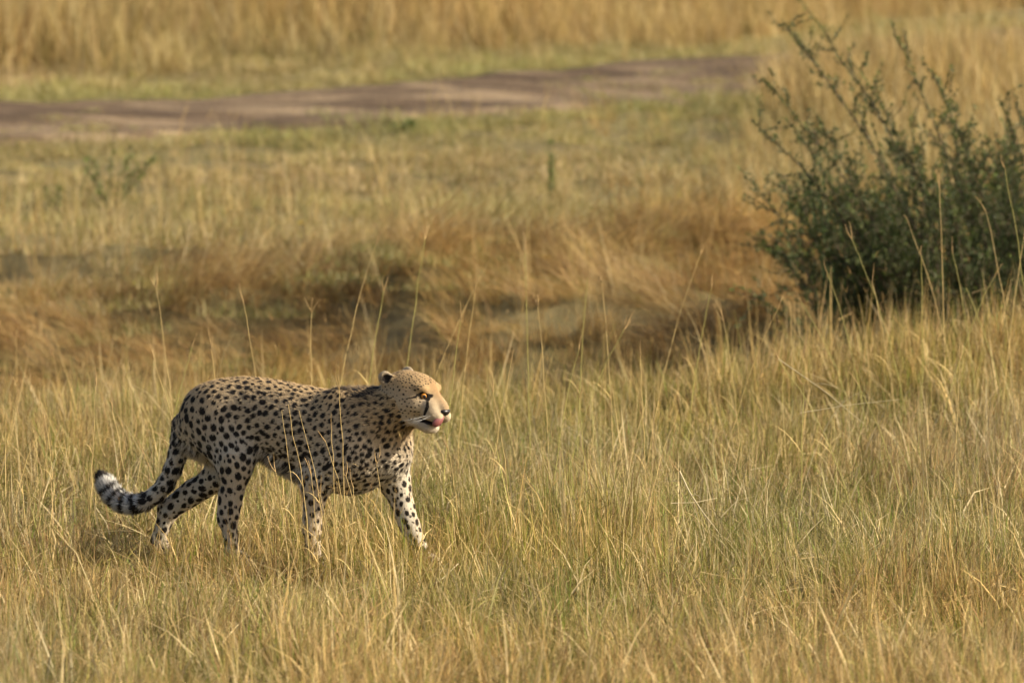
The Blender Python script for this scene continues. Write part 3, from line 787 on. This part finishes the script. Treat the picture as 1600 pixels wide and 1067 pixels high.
# eyes, nose, tongue, mouth, whiskers
import bmesh
def blob(name, pts_fn, mat, parent, seg=20, rings=14):
    bm = bmesh.new(); bmesh.ops.create_uvsphere(bm, u_segments=seg, v_segments=rings, radius=1)
    for v in bm.verts: v.co = Vector(pts_fn(np.array(v.co)))
    bmesh.ops.recalc_face_normals(bm, faces=bm.faces)
    me = bpy.data.meshes.new(name); bm.to_mesh(me); bm.free(); me.materials.append(mat)
    me.polygons.foreach_set('use_smooth', [True] * len(me.polygons))
    return link_mesh(name, me, parent)
m_iris, nt, b = new_mat('amber_eye')
b.inputs['Roughness'].default_value = .08; b.inputs['Base Color'].default_value = (.55, .22, .03, 1); b.inputs['Coat Weight'].default_value = .6
m_black = plain('black_skin', (.016, .013, .013), .35, .2, 200, .5)
m_tongue = plain('wet_pink_tongue', (.23, .078, .075), .3, .15, 150, .5)
m_lip = plain('dark_mouth', (.02, .012, .012), .5)
m_white = plain('pale_whisker', (.75, .72, .66), .5, .05)
for s in (-1, 1):
    c = np.array([.0722, .0350 * s, .0082])
    e = blob('eye', lambda v: H(*(c + v * np.array([.0088, .0088, .0078]))), m_iris, che)
    ed = np.array([.80, .60 * s, .0]); ed /= np.linalg.norm(ed)
    pc = c + ed * .0082
    up3 = np.array([0, 0, 1.]); sd3 = np.cross(up3, ed)
    blob('pupil', lambda v: H(*(pc + ed * v[0] * .0016 + sd3 * v[1] * .0050 + up3 * v[2] * .0050)), m_black, e, 12, 8)
blob('nose', lambda v: H(*(np.array([.1275, 0, -.0305]) + np.array([v[0] * .0135 + .003 * v[2], v[1] * .0185 * (1 + .35 * v[2]), v[2] * .0115]))), m_black, che)
def tongue_fn(v):                                          # a pad that leaves the mouth and curls up over the lip
    u = v[0]; w_ = v[1]; h_ = v[2]
    du = np.array([.30, .62, .62]); du /= np.linalg.norm(du); no = np.array([.62, -.62, -.1]); no /= np.linalg.norm(no); dw = np.cross(du, no)
    p = np.array([.1270, -.0255, -.0545]) + du * u * .0215
    return H(*(p + no * (h_ * .0062 + .003 * (1 - u * u)) + dw * w_ * (.0125 - .0015 * u)))
blob('tongue', tongue_fn, m_tongue, che)
blob('mouth', lambda v: H(*(np.array([.096, -.010, -.067]) + v * np.array([.030, .023, .0065]))), m_lip, che)
def tube(name, pts, r0, r1, mat, parent, seg=5):
    pts = np.asarray(pts, float); n = len(pts); V_ = []; F_ = []
    tg = np.gradient(pts, axis=0); tg /= np.linalg.norm(tg, axis=1)[:, None]
    a = np.array([0, 0, 1.]) if abs(tg[0, 2]) < .9 else np.array([1., 0, 0])
    for i in range(n):
        s1 = np.cross(tg[i], a); s1 /= np.linalg.norm(s1); s2 = np.cross(tg[i], s1); rr = r0 + (r1 - r0) * i / (n - 1)
        for j in range(seg):
            th = 2 * math.pi * j / seg; V_.append(pts[i] + (s1 * math.cos(th) + s2 * math.sin(th)) * rr)
    for i in range(n - 1):
        for j in range(seg): F_.append((i * seg + j, i * seg + (j + 1) % seg, (i + 1) * seg + (j + 1) % seg, (i + 1) * seg + j))
    F_.append(tuple(range(seg))[::-1]); F_.append(tuple((n - 1) * seg + j for j in range(seg)))
    return mesh_obj(name, V_, F_, mat, parent)
for s in (-1, 1):
    for i in range(6):
        p0 = np.array([.112 - .006 * (i % 3), .036 * s, -.040 - .006 * (i // 2)])
        dv = np.array([-.45 - .1 * i, 1.0 * s, -.25 + .12 * (i % 3)]); dv = dv / np.linalg.norm(dv) * (.055 + .006 * i)
        tube('whisker', [H(*(p0 + dv * t + np.array([0, 0, -.018]) * t * t)) for t in np.linspace(0, 1, 6)], 0.00055, .00025, m_white, che, 4)
#PART3

# ------------------------------------------------------------------ the thorny bush on the right
m_bark = plain('grey_brown_bark', (.13, .095, .065), .85, .35, 60, .15)
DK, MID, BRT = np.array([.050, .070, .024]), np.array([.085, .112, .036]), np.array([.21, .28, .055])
def tube_arrays(pts, r0, r1, seg=4):
    pts = np.asarray(pts, float); n = len(pts)
    tg = np.gradient(pts, axis=0); tg /= np.linalg.norm(tg, axis=1)[:, None]
    a = np.array([.31, .17, .93]); s1 = np.cross(tg, a); s1 /= np.linalg.norm(s1, axis=1)[:, None]; s2 = np.cross(tg, s1)
    rr = np.linspace(r0, r1, n)[:, None, None]; th = np.linspace(0, 2 * np.pi, seg, endpoint=False)
    V_ = (pts[:, None] + rr * (s1[:, None] * np.cos(th)[None, :, None] + s2[:, None] * np.sin(th)[None, :, None])).reshape(-1, 3)
    F_ = np.array([(i * seg + j, i * seg + (j + 1) % seg, (i + 1) * seg + (j + 1) % seg, (i + 1) * seg + j) for i in range(n - 1) for j in range(seg)])
    return V_, F_
def join(parts):
    V_, F_, o = [], [], 0
    for v, f in parts: V_.append(v); F_.append(f + o); o += len(v)
    return np.concatenate(V_), np.concatenate(F_)
def leaves_at(r, P, D, size, cols):
    """little pointed leaves, each folded along its midrib"""
    n = len(P); d = D + r.normal(0, .75, (n, 3)); d /= np.linalg.norm(d, axis=1)[:, None]
    s = np.cross(d, r.normal(0, 1, (n, 3))); s /= np.linalg.norm(s, axis=1)[:, None]; nn = np.cross(d, s)
    L = (size * r.uniform(.6, 1.35, n))[:, None]
    V_ = np.stack([P, P + d * L * .5 + s * L * .26 + nn * L * .08, P + d * L, P + d * L * .5 - s * L * .26 + nn * L * .08], 1).reshape(-1, 3)
    o = (np.arange(n) * 4)[:, None]
    F_ = np.concatenate([o + np.array([[0, 1, 2]]), o + np.array([[0, 2, 3]])])
    return V_, F_, np.repeat(cols, 4, 0)
def curve(p0, p1, bow, n=10, r=None, wob=.0):
    t = np.linspace(0, 1, n)[:, None]; c = (np.array(p0) + p1) / 2 + np.array(bow)
    q_ = (1 - t) ** 2 * p0 + 2 * t * (1 - t) * c + t * t * np.array(p1)
    if r is not None and wob: q_[1:-1] += r.normal(0, wob, (n - 2, 3))
    return q_
def bush(name, label, base, tips, leaf, seed, group=None, density=1.0, tw_len=(.10, .32)):
    r = np.random.default_rng(seed); root = empty(name, tuple(base)); tag(root, label, 'bush', group)
    for k, (b0_, tip, bow, w_) in enumerate(tips):
        main = curve(b0_, tip, bow, 14, r, .006); L = np.linalg.norm(np.diff(main, axis=0), axis=1).sum()
        wood = [tube_arrays(main, .0075 * w_ + .002, .0014, 5)]; lp, ld, lc = [], [], []
        axes = [(main, .30)]
        for _ in range(int(L * 24 * density)):
            u = r.uniform(.10, .97); i = min(int(u * 13), 12); p = main[i] + (main[i + 1] - main[i]) * (u * 13 - i)
            tg = main[i + 1] - main[i]; tg = tg / np.linalg.norm(tg)
            d = tg * .55 + r.normal(0, .62, 3) + np.array([0, 0, .38]); d /= np.linalg.norm(d)
            ll = r.uniform(*tw_len) * (1.15 - .55 * u)
            tw = curve(p, p + d * ll, r.normal(0, .02, 3), 5, r, .003); wood.append(tube_arrays(tw, .0024, .0009, 3)); axes.append((tw, .05))
        for axp, st in axes:
            ln_ = np.linalg.norm(np.diff(axp, axis=0), axis=1).sum(); m = int(ln_ / .0058 * density)
            u = r.uniform(st, 1, m); seg_ = np.minimum((u * (len(axp) - 1)).astype(int), len(axp) - 2); fr = u * (len(axp) - 1) - seg_
            lp.append(axp[seg_] + (axp[seg_ + 1] - axp[seg_]) * fr[:, None] + r.normal(0, .004, (m, 3)))
            tg = axp[seg_ + 1] - axp[seg_]; ld.append(tg / np.linalg.norm(tg, axis=1)[:, None])
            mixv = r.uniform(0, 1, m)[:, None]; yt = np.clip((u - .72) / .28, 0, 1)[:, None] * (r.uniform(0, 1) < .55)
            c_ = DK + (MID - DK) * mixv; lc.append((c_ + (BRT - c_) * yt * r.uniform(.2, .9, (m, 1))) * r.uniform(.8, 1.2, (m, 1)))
        v, f = join(wood); br = link_mesh('branch', np_mesh('branch', v, f, m_bark), root)
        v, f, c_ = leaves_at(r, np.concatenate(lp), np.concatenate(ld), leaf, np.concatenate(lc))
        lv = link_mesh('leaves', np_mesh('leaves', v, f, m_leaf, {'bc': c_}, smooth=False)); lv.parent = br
        lv.matrix_parent_inverse = br.matrix_world.inverted() if False else Matrix.Translation(-Vector(root.location)) @ Matrix.Translation(Vector(root.location))
        tag(lv, kind='stuff')
    return root
rb = np.random.default_rng(17)
BX, BY = 2.25, 10.0
def gpt(x, y): return np.array([x, y, float(terrain(x, y)) - .02])
tips = []
for px, py, dy, bx_, w_ in ((1196, 128, -.3, -.25, 1.1), (1172, 186, -.2, -.30, 1.1), (1222, 34, .5, -.1, 1.2), (1246, -4, .8, .05, 1.2), (1178, 288, -.5, -.65, .8), (1150, 446, -.7, -.6, .7),
                          (1185, 380, -.5, -.6, .8), (1330, 92, .2, .2, 1), (1455, 110, .1, .3, 1), (1405, 60, .6, .2, 1), (1560, 150, 0, .5, 1), (1500, 205, -.3, .3, 1), (1590, 168, -.3, .6, 1),
                          (1240, 205, .1, -.3, 1), (1276, 182, -.1, -.2, 1)):
    p = at(px, py, BY + dy); whip = (py < 200); tips.append((gpt(BX + bx_ + (.38 if py < 200 else .1), BY + dy * .3), p, (.22, 0, .16) if px < 1260 else (.02, 0, .1), w_))
for k in range(185):
    th = rb.uniform(0, 2 * math.pi); rr_ = math.sqrt(rb.uniform(.01, 1)); lob = vnoise(th * 1.3, k * .01, 3)
    x_ = BX + .46 + 1.38 * rr_ * math.cos(th); y_ = BY + .75 + 1.55 * rr_ * math.sin(th)
    h_ = (1.0 - .38 * rr_ ** 2) * rb.uniform(.40, 1.0) * (.82 + .3 * lob)
    b0_ = gpt(BX + .45 + .85 * rr_ * math.cos(th) * rb.uniform(.5, 1), BY + .75 + 1.2 * rr_ * math.sin(th))
    tip = np.array([x_, y_, h_ * 1.12 + .28])
    tips.append((b0_, tip, (0, 0, .08), .7))
bush('bush', 'dark green leggy bush with small leaves standing above the grass', gpt(BX + .3, BY), tips, .0185, 5, density=1.0)

# ------------------------------------------------------------------ small leafy plants on bank and plain
def forb(name, label, px, py, hgt, n, seed, leaf=.02, y0=9, cat='plant', flower=None, dens=1.0, spread=.35):
    r = np.random.default_rng(seed); p = hit(px, py, y0); p[2] = float(terrain(p[0], p[1])) - .01
    root = empty(name, tuple(p)); tag(root, label, cat)
    for k in range(n):
        tip = p + np.array([r.normal(0, spread * hgt), r.normal(0, spread * hgt * .6), hgt * r.uniform(.65, 1.0)])
        st = curve(p, tip, (0, 0, .05 * hgt), 9, r, .004); v, f = tube_arrays(st, .004, .0015, 4)
        so_ = link_mesh('stem', np_mesh('stem', v, f, m_bark), root)
        m = int(np.linalg.norm(tip - p) / .007 * dens); u = r.uniform(.25, 1, m); i = np.minimum((u * 8).astype(int), 7)
        P_ = st[i] + (st[i + 1] - st[i]) * (u * 8 - i)[:, None] + r.normal(0, .008, (m, 3))
        c_ = MID + (BRT - MID) * r.uniform(0, .8, (m, 1))
        v, f, c_ = leaves_at(r, P_, np.tile(np.array([0, 0, .6]), (m, 1)), leaf, c_)
        lv = link_mesh('leaves', np_mesh('leaves', v, f, m_leaf, {'bc': c_}, smooth=False)); lv.parent = so_; tag(lv, kind='stuff')
        if flower:
            for q_ in range(5):
                a = 2 * math.pi * q_ / 5; d = np.array([math.cos(a), math.sin(a), .5]) * flower
                s = np.array([-math.sin(a), math.cos(a), 0]) * flower * .45
                mesh_obj('petal', [tip, tip + d * .6 + s, tip + d, tip + d * .6 - s], [(0, 1, 2), (0, 2, 3)], m_petal, root, False)
    return root
m_petal = plain('yellow_petal', (.75, .52, .03), .6, .1)
forb('leafy_herb', 'airy dark green herb with spreading leafy stems on the plain', 170, 338, .42, 6, 3, .030)
forb('upright_herb', 'slender single-stemmed green herb on the bank edge', 861, 322, .42, 2, 4, .026, dens=1.3, spread=.05)
forb('small_herb', 'small faint green herb near the left end of the plain', 88, 340, .22, 3, 5, .022)
forb('low_herb', 'low dark tuft of herb on the bare edge of the track', 628, 209, .10, 7, 6, .030, 15, spread=.8)
forb('roadside_herb', 'round dark olive herb clump at the far edge of the track', 556, 82, .16, 9, 7, .035, 20, spread=.8)
forb('yellow_flower', 'single yellow flower on a thin stem in the gully', 856, 428, .10, 1, 8, .012, 9, 'flower', .030, .5, .02)
forb('pale_yellow_flower', 'two tiny pale yellow flowers on the matted bank', 476, 372, .11, 2, 9, .012, 9, 'flower', .022, .5, .2)
# sword-leaved plant beside the bush
r_ = np.random.default_rng(4); sp = at(1292, 232, 10.3)
root = empty('sword_leaf_plant', (sp[0], sp[1], float(terrain(sp[0], sp[1])))); tag(root, 'few long green sword-shaped leaves rising out of the bush', 'plant')
m_sword = plain('sword_leaf', (.09, .15, .05), .5, .2, 20)
g0 = np.array([sp[0] + .1, sp[1], float(terrain(sp[0], sp[1])) - .02])
for px, py in ((1243, 196), (1256, 172), (1268, 152), (1283, 165), (1300, 178)):
    tp = at(px, py, 10.3 + r_.uniform(-.1, .1)); st = curve(g0, tp, (.05, 0, .08), 9); sd3 = np.array([.8, .1, .5]); wv = .008 * np.sin(np.linspace(.5, math.pi - .05, 9))[:, None]
    v = np.concatenate([st - sd3 * wv, st + np.array([0, .006, 0]), st + sd3 * wv]); f = [(i + 9 * k, i + 9 * k + 9, i + 9 * k + 10, i + 9 * k + 1) for k in (0, 1) for i in range(8)]
    mesh_obj('leaf', v, f, m_sword, root)

# ------------------------------------------------------------------ single tall stalks that stand out
m_straw = plain('straw_stalk', (.56, .41, .17), .6, .2, 30, .3); m_gstalk = plain('green_gold_stalk', (.40, .36, .11), .6, .2, 30, .3)
m_seed = plain('seed_head', (.42, .28, .12), .7, .3, 80); m_pale = plain('bleached_straw', (.66, .55, .33), .6, .15, 30, .3)
def stalk(p0, p1, bow, label, group, r, fingers=3, rad=.0026, mat=None, leaf=True):
    root = empty('tall_grass_stalk', tuple(p0)); tag(root, label + (', its tip bare', ', with one seed spike', ', with two seed spikes', ', with three seed spikes', ', with four seed spikes')[fingers], 'grass stalk', group)
    c_ = curve(p0, p1, bow, 12, r, .002); v, f = tube_arrays(c_, rad, rad * .45, 5)
    link_mesh('stem', np_mesh('stem', v, f, mat or (m_straw if r.uniform() < .6 else m_gstalk)), root)
    tg = c_[-1] - c_[-2]; tg /= np.linalg.norm(tg)
    for k in range(fingers):
        d = tg + r.normal(0, .17, 3); d /= np.linalg.norm(d); L = r.uniform(.04, .09)
        v, f = tube_arrays(curve(c_[-1] - tg * .005, c_[-1] + d * L, r.normal(0, .008, 3), 6), .0021, .0009, 4); link_mesh('seed_head', np_mesh('seed_head', v, f, m_seed), root)
    if leaf:
        for k in range(r.integers(1, 3)):
            i = r.integers(2, 7); d = np.array([r.choice([-1, 1]) * r.uniform(.3, .8), r.normal(0, .3), r.uniform(.4, .9)]); L = r.uniform(.12, .26)
            lc_ = curve(c_[i], c_[i] + d * L * .8 + np.array([0, 0, -.04]), np.array([0, 0, .06]), 7); wv = .0026 * np.linspace(1, .1, 7)[:, None]; s = np.array([.2, .9, .35])
            v = np.concatenate([lc_ - s * wv, lc_ + s * wv]); f = np.array([(j, j + 1, j + 8, j + 7) for j in range(6)])
            link_mesh('leaf', np_mesh('leaf', v, f, m_straw), root)
    return root
rs = np.random.default_rng(23)
def stalk_px(bpx, y, tpx, tpy, label, group, bow=None, ytip=None, **kw):
    q_ = at(bpx, 900, y); p0 = np.array([q_[0], y, float(terrain(q_[0], y)) - .02]); p1 = at(tpx, tpy, (y if ytip is None else ytip) + rs.uniform(-.08, .08))
    dx = p1[0] - p0[0]
    stalk(p0, p1, bow or (-dx * .28, rs.normal(0, .02), .03), label, group, rs, **kw)
L1, G1 = 'tall straw stalk crossing in front of the spotted flank', 'stalks in front of the cheetah'
for a in ((468, -.55, 440, 641), (488, -.6, 450, 631), (516, -.5, 467, 641), (527, -.7, 518, 668), (542, -.6, 530, 607), (556, -.75, 508, 688), (575, -.8, 540, 742), (498, -.9, 486, 742), (455, -1.0, 430, 735),
          (604, -.8, 588, 722), (548, -1.1, 552, 760), (520, -1.2, 500, 770)):
    stalk_px(*a, L1, G1, fingers=rs.integers(0, 3), rad=.0023, mat=m_straw)
L2, G2 = 'tall seeding stalk arching against the shaded gully', 'seeding stalks before the gully'
for a in ((508, 3.2, 588, 380), (622, 3.5, 664, 372), (632, 2.6, 762, 412), (828, 3.4, 820, 392), (1006, 3.3, 1094, 398), (1068, 3.6, 1112, 448), (878, 2.6, 976, 513), (900, 3.1, 918, 432), (712, 2.6, 742, 455),
          (560, 2.4, 600, 452), (486, 2.0, 487, 486), (690, 1.8, 720, 500), (960, 3.0, 940, 440), (1120, 2.8, 1216, 482), (280, 2.4, 243, 448), (420, 2.2, 380, 470), (1160, 3.3, 1130, 500), (860, 2.2, 840, 478)):
    stalk_px(*a, L2, G2, fingers=rs.integers(1, 5), rad=.0024)
L3, G3 = 'tall dry stalk leaning in front of the dark bush', 'stalks in front of the bush'
for a in ((1476, 4.6, 1468, 292), (1425, 4.4, 1330, 372), (1530, 4.6, 1488, 395), (1460, 4.2, 1554, 432), (1590, 4.7, 1540, 330), (1360, 4.2, 1292, 425), (1502, 4.8, 1420, 350), (1620, 4.5, 1570, 262), (1405, 4.0, 1362, 440), (1560, 4.2, 1600, 372),
          (1345, 4.5, 1250, 470), (1440, 4.6, 1440, 400), (1580, 4.3, 1510, 450)):
    stalk_px(*a, L3, G3, fingers=rs.integers(0, 3), rad=.0026)
L4, G4 = 'tall thin stalk leaning in the grass ahead of the cheetah', 'stalks ahead of the cheetah'
for a in ((1115, .6, 1060, 735), (920, .8, 905, 620), (1010, 1.4, 1000, 560), (1340, 1.6, 1215, 560), (1000, .4, 1060, 640), (800, .9, 770, 610), (1250, 1.5, 1255, 600), (1490, 1.4, 1500, 560), (1420, 1.2, 1340, 600), (760, 1.2, 800, 560), (720, .7, 700, 700), (860, 1.8, 905, 545)):
    stalk_px(*a, L4, G4, fingers=rs.integers(0, 3), rad=.0026)
L5, G5 = 'tall straw stalk standing behind the tail', 'stalks behind the tail'
for a in ((205, 1.4, 175, 640), (300, 1.2, 240, 560), (140, 1.0, 150, 600), (90, 1.3, 60, 610), (250, 1.8, 300, 540), (40, .9, 20, 640), (350, 1.6, 330, 545)):
    stalk_px(*a, L5, G5, fingers=rs.integers(0, 3), rad=.0026)

# broken, bleached stalks lying over the sward
def fallen(pts, label, rad=.0042):
    P_ = np.array([at(*p) for p in pts]); t = np.linspace(0, 1, len(P_)); tt_ = np.linspace(0, 1, 14)
    c_ = np.stack([np.interp(tt_, t, P_[:, i]) for i in range(3)], -1); c_[1:-1] = (c_[:-2] + 2 * c_[1:-1] + c_[2:]) / 4
    root = empty('fallen_stalk', tuple(c_[0])); tag(root, label, 'grass stalk')
    v, f = tube_arrays(c_, rad, rad * .5, 5); link_mesh('stem', np_mesh('stem', v, f, m_pale), root)
    d = c_[6] - c_[3]; sh = curve(c_[5], c_[5] + d * 1.1 + np.array([0, 0, .05]), (0, 0, .02), 6); v, f = tube_arrays(sh, rad * .6, rad * .2, 4)
    link_mesh('leaf_sheath', np_mesh('leaf_sheath', v, f, m_pale), root)
fallen([(2, 884, -.6), (60, 894, -.65), (100, 915, -.7), (150, 944, -.9)], 'bleached bent stalk lying in the grass below the tail')
fallen([(648, 926, -.95), (690, 905, -.95), (716, 880, -.9)], 'bleached stalk leaning below the forepaws')
fallen([(1062, 736, .35), (1078, 770, .3), (1098, 800, .2), (1142, 856, .1)], 'thick bleached stalk bent down in green grass', .0036)
fallen([(1048, 786, .25), (1085, 785, .25), (1120, 778, .28)], 'short horizontal straw lying across green grass', .0022)
fallen([(1215, 560, 2.4), (1290, 612, 2.2), (1350, 662, 2.0)], 'long golden stalk slanting down towards the ground', .0022)
fallen([(1250, 645, 2.0), (1330, 632, 2.0), (1405, 624, 2.0)], 'long pale straw lying level over the sward', .0016)
